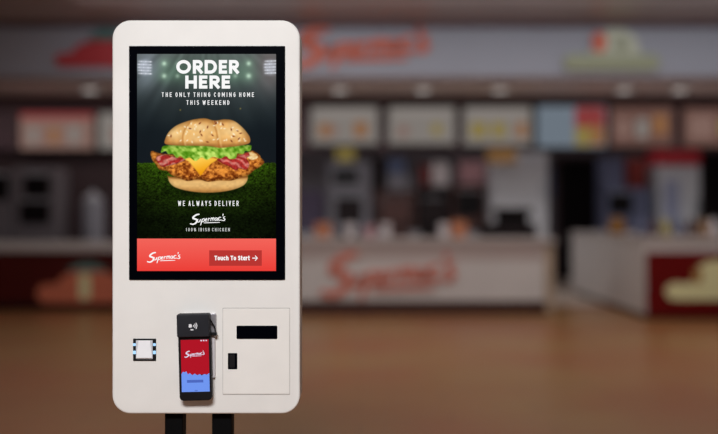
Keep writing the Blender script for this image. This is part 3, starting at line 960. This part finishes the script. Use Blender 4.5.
# soffit downlights
lamp_e = emit('downlight_glow', (255, 246, 240), .8)
dl = None
for pxx, lab in ((340, 'round soffit downlight above the first cream menu board'), (423, 'round soffit downlight above the middle cream menu board'), (500, 'round soffit downlight above the third cream menu board'),
                 (624, 'round soffit downlight above the brownish menu board'), (680, 'round soffit downlight above the board at the right edge'), (90, 'round soffit downlight above the peach menu board, left of the kiosk')):
    y = 13.3
    loc = (X(pxx, y), y, 3.27)
    if dl is None:
        D = Thing('downlight', loc, lab, 'light', 'soffit downlights')
        D.part('ring', MB().lathe(loc[0], loc[1], [(.13, 3.32), (.15, 3.30), (.15, 3.28), (.12, 3.27), (.12, 3.29)], 24), M['pale_grey'], smooth=True)
        D.part('lens', MB().lathe(loc[0], loc[1], [(.119, 3.3), (.119, 3.275), (.08, 3.268)], 24), lamp_e)
        dl = D.o
    else:
        dup(dl, loc, lab)

# ------------------------------------------------------------------ back of house
WY = 15.6
wx0, wx1 = X(112, WY), X(488, WY)
WT = Thing('back_worktop', ((wx0 + wx1) / 2, 15.95, 0), 'stainless steel worktop behind the white serving counter', 'worktop')
WT.part('cabinet', MB().box(wx0, wx1, WY + .03, 16.4, 0, .97), M['stainless'])
WT.part('worktop', MB().box(wx0, wx1, WY, 16.42, .97, 1.02), M['stainless'], bevel=.008)
WZ = 1.02


def appliance(name, a0, a1, b0, m, windows, lab, cat, Yf=15.75, depth=.5, zb=WZ, b1=None, handle=True):
    x0, x1, z1 = X(a0, Yf), X(a1, Yf), Z(b0, Yf)
    A = Thing(name, ((x0 + x1) / 2, Yf + depth / 2, zb), lab, cat)
    A.part('housing', MB().box(x0, x1, Yf, Yf + depth, zb + .03, z1), m, bevel=.02)
    for u in (x0 + .04, x1 - .09):
        for w in (Yf + .04, Yf + depth - .09):
            A.part('foot', MB().box(u, u + .05, w, w + .05, zb, zb + .03), M['dark'])
    for (c0, c1, d0, d1) in windows:
        d = A.part('door', MB().slab(X(c0, Yf), X(c1, Yf), Z(d1, Yf), Z(d0, Yf), Yf - .02, Yf + .01, .03, .004, n=4), M['dark_window'])
        if handle:
            A.part('handle', MB().tube([(X(c0, Yf) + .04, Yf - .045, Z(d0, Yf) + .03), (X(c1, Yf) - .04, Yf - .045, Z(d0, Yf) + .03)], .012)
                   .box(X(c0, Yf) + .05, X(c0, Yf) + .07, Yf - .045, Yf, Z(d0, Yf) + .02, Z(d0, Yf) + .04)
                   .box(X(c1, Yf) - .07, X(c1, Yf) - .05, Yf - .045, Yf, Z(d0, Yf) + .02, Z(d0, Yf) + .04), M['stainless'], d)
    return A


appliance('coffee_machine', 328, 370, 163, M['mid_grey'], [(333, 358, 170, 183), (336, 361, 198, 222)], 'grey steel machine with two dark windows, nearest the kiosk on the back worktop', 'machine')
appliance('oven', 373, 417, 190, M['oven_brown'], [(377, 413, 203, 226)], 'brown oven with dark door in the middle of the back worktop', 'oven')
appliance('microwave_oven', 419, 449, 186, M['dark'], [(421, 445, 200, 224)], 'black microwave oven with dark door, right of the brown oven', 'oven')
appliance('toaster', 452, 486, 184, M['oven_brown'], [(456, 482, 192, 216)], 'brown toaster with dark front at the right end of the back worktop', 'toaster')
appliance('purple_carton', 290, 323, 190, M['purple'], [], 'purple carton on the back worktop at the kiosk edge', 'carton')
# things standing on top of the appliances
for nm, a0, a1, ztop_px, zb_px, m, lab, cat in (
        ('storage_box', 372.5, 386, 158, 190, M['dark'], 'dark storage box standing on the brown oven', 'box'),
        ('storage_box', 388, 408, 174, 190, M['mid_grey'], 'grey storage box on the brown oven, under the blue box', 'box'),
        ('storage_box', 388, 405, 158, 173.6, M['blue'], 'blue storage box stacked on the grey box over the brown oven', 'box'),
        ('storage_box', 421, 430, 165, 186, M['ember'], 'narrow rust-red storage box on the black microwave oven', 'box'),
        ('paper_stack', 432, 449, 163, 186, M['paper_white'], 'white paper stack on the black microwave oven', 'paper'),
        ('storage_box', 460, 485, 161, 184, M['pink'], 'pink storage box on the brown toaster', 'box')):
    Yf = 15.8
    zb = Z(zb_px, 15.75)
    x0, x1 = X(a0, Yf), X(a1, Yf)
    A = Thing(nm, ((x0 + x1) / 2, Yf + .15, zb), lab, cat)
    A.part('tray', MB().box(x0, x1, Yf, Yf + .3, zb, Z(ztop_px, Yf) - .04), m, bevel=.015)
    A.part('lid', MB().box(x0 - .01, x1 + .01, Yf - .01, Yf + .31, Z(ztop_px, Yf) - .04, Z(ztop_px, Yf)), m, bevel=.01)

# tall pale cabinet
TY = 15.3
A = Thing('holding_cabinet', (X(520, TY), TY + .35, 0), 'tall pale grey holding cabinet between the toaster and the dark doorway', 'cabinet')
A.part('cabinet_body', MB().box(X(492, TY), X(548, TY), TY, TY + .6, .08, Z(153, TY)), M['pale_grey'], bevel=.03)
for z0, z1 in ((.14, 1.3), (1.34, Z(160, TY))):
    d = A.part('door', MB().box(X(495, TY), X(545, TY), TY - .025, TY + .002, z0, z1), M['pale_grey'], bevel=.012)
    A.part('handle', MB().tube([(X(542, TY), TY - .06, z0 + .3), (X(542, TY), TY - .06, z0 + .6)], .014).box(X(542, TY) - .01, X(542, TY) + .01, TY - .06, TY, z0 + .31, z0 + .33).box(X(542, TY) - .01, X(542, TY) + .01, TY - .06, TY, z0 + .57, z0 + .59), M['stainless'], d)
for u in (496, 541):
    for w in (TY + .05, TY + .5):
        A.part('foot', MB().lathe(X(u, TY), w, [(.03, 0), (.03, .08)], 10), M['dark'])

# right: things behind the side counter
RYb = 15.4
appliance('ice_machine', 605, 652, 188, M['dull_blue'], [(609, 632, 194, 214)], 'blue-grey machine behind the white end-on counter, under the rust-red drum', 'machine', Yf=RYb, depth=.6, zb=0)
zb = Z(188, RYb)
A = Thing('bulk_carton', (X(611, RYb), RYb + .3, zb), 'blue-grey carton on the blue-grey machine, right of the dark doorway', 'carton')
A.part('carton', MB().box(X(604, RYb), X(625, RYb), RYb + .05, RYb + .5, zb, Z(158, RYb)), M['dull_blue'], bevel=.01)
A.part('flap', MB().box(X(604, RYb), X(625, RYb), RYb + .04, RYb + .51, Z(158, RYb), Z(157, RYb)), M['dull_blue'])
A = Thing('drum', (X(640, RYb), RYb + .3, zb), 'rust-red drum on the blue-grey machine beside the drinks fridge', 'drum')
r = (X(653, RYb) - X(627, RYb)) / 2
zt = Z(158, RYb)
A.part('body', MB().lathe(X(640, RYb), RYb + .3, [(r * .86, zb), (r, zb + .08), (r, zt - .1), (r * .9, zt - .05)], 28), M['ember'], smooth=True)
A.part('lid', MB().lathe(X(640, RYb), RYb + .3, [(r * .94, zt - .05), (r * .94, zt - .02), (r * .5, zt)], 28), M['ember'], smooth=True)

fx0, fx1 = X(659, RYb), X(700, RYb)
A = Thing('drinks_fridge', ((fx0 + fx1) / 2, RYb + .3, 0), 'white upright drinks fridge with red header behind the end-on counter', 'fridge')
A.part('cabinet', MB().box(fx0, fx1, RYb, RYb + .65, .05, Z(165, RYb)), M['pale_grey'], bevel=.01)
A.part('header', MB().box(fx0, fx1, RYb - .03, RYb + .65, Z(165, RYb), Z(149, RYb)), M['red'], bevel=.015)
d = A.part('door', MB().box(fx0 + .02, fx1 - .02, RYb - .03, RYb, .12, Z(168, RYb)), M['pale_grey'], bevel=.01)
A.part('pane', MB().box(fx0 + .07, fx0 + .36, RYb - .034, RYb - .03, .5, Z(180, RYb)), mat('pale_blue_pane', (160, 164, 190), .3), d)
A.part('handle', MB().tube([(fx1 - .07, RYb - .07, 1.1), (fx1 - .07, RYb - .07, 1.6)], .014).box(fx1 - .08, fx1 - .06, RYb - .07, RYb - .02, 1.12, 1.14).box(fx1 - .08, fx1 - .06, RYb - .07, RYb - .02, 1.56, 1.58), M['dark'], d)
for u in (fx0 + .03, fx1 - .08):
    A.part('foot', MB().box(u, u + .05, RYb + .05, RYb + .6, 0, .05), M['dark'])
bx0, bx1 = X(703, RYb), X(752, RYb)
A = Thing('tall_cupboard', ((bx0 + bx1) / 2, RYb + .3, 0), 'tall black cupboard right of the drinks fridge', 'cupboard')
A.part('carcass', MB().box(bx0, bx1, RYb, RYb + .6, 0, Z(151, RYb)), M['dark'], bevel=.01)
for k in range(2):
    w = (bx1 - bx0) / 2
    d = A.part('door', MB().box(bx0 + k * w + .01, bx0 + (k + 1) * w - .01, RYb - .025, RYb, .1, Z(154, RYb)), M['dark_window'], bevel=.006)
    A.part('handle', MB().box(bx0 + w + (-.07 if k == 0 else .05), bx0 + w + (-.05 if k == 0 else .07), RYb - .05, RYb - .02, 1.0, 1.25), M['stainless'], d)

# left: machines behind the brown-red counter
QY = 13.2
SB = Thing('back_worktop', (X(40, QY), QY + .3, 0), 'dark back worktop behind the brown-red counter', 'worktop')
SB.part('cabinet', MB().box(X(-40, QY), X(110, QY), QY, QY + .65, 0, .84), M['dark'])
SB.part('worktop', MB().box(X(-41, QY), X(111, QY), QY - .02, QY + .66, .84, .88), M['counter_top'])
appliance('drinks_machine', 13, 58, 168, M['dim_grey'], [(24, 50, 176, 197), (20, 50, 202, 224)], 'grey machine with two dark windows on the brown-red counter side', 'machine', Yf=QY + .05, depth=.5, zb=.88)
appliance('drinks_machine', -34, 11, 172, M['dim_grey'], [(-28, 9, 176, 200)], 'grey machine with dark window at the left picture edge', 'machine', Yf=QY + .05, depth=.5, zb=.88)
U = Thing('hot_water_urn', (X(93, QY + .3), QY + .3, .88), 'steel hot water urn just left of the kiosk', 'urn')
ux = X(93, QY + .3)
U.part('body', MB().lathe(ux, QY + .3, [(.19, .88), (.19, .92), (.17, .93), (.17, 1.5), (.15, 1.56)], 28), M['mid_grey'], smooth=True)
U.part('lid', MB().lathe(ux, QY + .3, [(.16, 1.56), (.16, 1.59), (.06, 1.66), (.03, 1.68), (.03, 1.72)], 28), M['stainless'], smooth=True)
U.part('tap', MB().tube([(ux, QY + .14, 1.02), (ux, QY + .06, 1.02), (ux, QY + .05, .97)], .018), M['dark'])
struct('wall_partition', MB().box(X(-60, 14.35), X(150, 14.35), 14.35, 14.45, 0, 2.42), mat('dark_partition_paint', (58, 38, 40), .6))

# ------------------------------------------------------------------ on the serving counter
IY = 12.2
IZ = 1.01


def till(pxc, lab, tone, w=26):
    x = X(pxc, IY)
    hw = w * IY / F / 2
    A = Thing('cash_register', (x, IY + .1, IZ), lab, 'till', 'tills on the serving counter')
    A.part('drawer_unit', MB().box(x - hw * .9, x + hw * .9, IY - .02, IY + .32, IZ, IZ + .1), tone, bevel=.01)
    A.part('stand', MB().box(x - .05, x + .05, IY + .12, IY + .18, IZ + .1, IZ + .26), tone)
    A.part('monitor', MB().slab(x - hw, x + hw, IZ + .2, IZ + .52, IY + .08, IY + .12, .02, .005, n=4), tone)
    return A


till(349, 'black till on the serving counter, nearest the kiosk', M['dark'])
till(396, 'brown till on the serving counter, between the two black tills', M['oven_brown'], 30)
till(433, 'black till on the serving counter, beside the white paper cup', M['dark'])
A = Thing('food_warmer', (X(510, IY), IY + .15, IZ), 'long black food warmer at the right end of the serving counter', 'food warmer')
x0, x1 = X(482, IY), X(537, IY)
A.part('base', MB().box(x0, x1, IY, IY + .4, IZ, IZ + .2), M['dark'], bevel=.012)
A.part('hood', MB().box(X(497, IY), X(534, IY), IY + .1, IY + .4, IZ + .34, IZ + .42), M['dark'], bevel=.012)
for u in (499, 530):
    A.part('upright', MB().box(X(u, IY), X(u + 2, IY), IY + .3, IY + .34, IZ + .2, IZ + .34), M['stainless'])
A.part('glass', MB().box(X(499, IY), X(532, IY), IY + .26, IY + .27, IZ + .2, IZ + .34), M['dark_window'])

JY = 11.98
for pxc, w, b0, m, lab in ((323, 17, 223, M['orange'], 'orange card box on the serving counter at the kiosk edge'), (459, 16, 221, M['orange'], 'orange card box on the serving counter beside the food warmer'),
                           (370, 12, 226, M['pink'], 'pink card box on the serving counter before the brown till')):
    x = X(pxc, JY); hw = w * JY / F / 2
    A = Thing('meal_box', (x, JY + .1, IZ), lab, 'box')
    A.part('carton', MB().loft([[(x - hw * .85, JY, IZ), (x + hw * .85, JY, IZ), (x + hw * .85, JY + .16, IZ), (x - hw * .85, JY + .16, IZ)][::-1],
                                [(x - hw, JY - .01, Z(b0, JY) - .03), (x + hw, JY - .01, Z(b0, JY) - .03), (x + hw, JY + .17, Z(b0, JY) - .03), (x - hw, JY + .17, Z(b0, JY) - .03)][::-1]]), m)
    A.part('lid', MB().box(x - hw, x + hw, JY - .01, JY + .17, Z(b0, JY) - .03, Z(b0, JY)), m, bevel=.01)
cup0 = None
for pxc, lab in ((350, 'white paper cup before the black till nearest the kiosk'), (444, 'white paper cup between the black till and the orange box'), (386, 'white paper cup before the brown till')):
    x = X(pxc, JY)
    if cup0 is None:
        A = Thing('paper_cup', (x, JY + .06, IZ), lab, 'cup', 'paper cups on the serving counter')
        A.part('cup', MB().lathe(x, JY + .06, [(.055, IZ), (.075, IZ + .17)], 20), M['paper_white'], smooth=True)
        A.part('lid', MB().lathe(x, JY + .06, [(.079, IZ + .17), (.079, IZ + .185), (.06, IZ + .2)], 20), M['paper_white'], smooth=True)
        cup0 = A.o
    else:
        dup(cup0, (x, JY + .06, IZ), lab)

# ------------------------------------------------------------------ on the side counter
A = Thing('sauce_jar', (X(617, 12.6), 12.6, 1.05), 'amber sauce jar on the white end-on counter, nearest the doorway', 'jar')
x = X(617, 12.6)
A.part('jar', MB().lathe(x, 12.6, [(.11, 1.05), (.125, 1.08), (.125, 1.2), (.09, 1.25)], 24), M['amber_glass'], smooth=True)
A.part('lid', MB().lathe(x, 12.6, [(.1, 1.25), (.1, 1.29), (.04, 1.3)], 24), M['amber_glass'], smooth=True)
bt = [(643, M['dull_blue'], 'blue-grey sauce bottle, first of the row on the end-on counter'), (654, M['oven_brown'], 'brown sauce bottle, second of the row on the end-on counter'),
      (666, M['yellow'], 'yellow sauce bottle on the end-on counter under the fridge'), (679, M['dull_blue'], 'blue-grey sauce bottle between the yellow and brown ones'),
      (691, M['oven_brown'], 'brown sauce bottle before the white fridge edge'), (703, M['amber_glass'], 'amber sauce bottle, last but one of the row on the end-on counter'), (713, M['paper_white'], 'white sauce bottle at the right picture edge')]
for pxc, m, lab in bt:
    y = 11.4
    x = X(pxc, y)
    A = Thing('sauce_bottle', (x, y, 1.05), lab, 'bottle', 'sauce bottles on the end-on counter')
    A.part('bottle', MB().lathe(x, y, [(.05, 1.05), (.06, 1.07), (.06, 1.2), (.03, 1.24)], 18), m, smooth=True)
    A.part('nozzle', MB().lathe(x, y, [(.035, 1.24), (.03, 1.255), (.008, 1.3)], 14), m, smooth=True)

# ------------------------------------------------------------------ light
def area(name, loc, size, energy, color=(1, 1, 1), rot=(0, 0, 0), spread=180):
    l = bpy.data.lights.new(name, 'AREA')
    l.shape = 'RECTANGLE'
    l.size, l.size_y = size
    l.energy = energy
    l.color = color
    l.spread = math.radians(spread)
    o = bpy.data.objects.new(name, l)
    o.location = loc
    o.rotation_euler = rot
    col.objects.link(o)
    return o


area('ceiling_panel_lamp', (-.5, -1.2, 3.95), (1.6, 1.2), 160, (.98, .985, 1), (math.radians(46), 0, 0), 120)
area('dining_lamp', (1.6, 8.2, 3.98), (9, 3.5), 150, (1, .965, .94))
area('fascia_fill_light', (2.2, 10.6, 3.98), (11.5, .3), 31, (.84, .92, 1), (math.radians(62), 0, 0), 150)  # unseen light added to brighten the fascia
area('soffit_lamp', (0, 13.2, 3.24), (14, .4), 42, (1, .96, .94))
area('kitchen_lamp', (0, 15.2, 3.24), (14, 1.2), 42, (.98, .97, 1))

w = bpy.data.worlds.new('concourse')
scene.world = w
w.use_nodes = True
bg = w.node_tree.nodes['Background']
bg.inputs['Color'].default_value = (.9, .92, 1, 1)
bg.inputs['Strength'].default_value = .12

# ------------------------------------------------------------------ camera
cam = bpy.data.cameras.new('camera')
cam.sensor_fit = 'HORIZONTAL'
cam.sensor_width = 36
cam.lens = 36 * F / 718
cam.dof.use_dof = True
cam.dof.focus_distance = KY - .004
cam.dof.aperture_fstop = (cam.lens / 1000) / .06
co = bpy.data.objects.new('camera', cam)
co.location = (0, 0, EYE)
co.rotation_euler = (PI / 2, 0, 0)
col.objects.link(co)
scene.camera = co

vs = scene.view_settings
vs.view_transform = 'Standard'
vs.look = 'None'
vs.gamma = 1
vs.use_curve_mapping = False
vs.exposure = 0
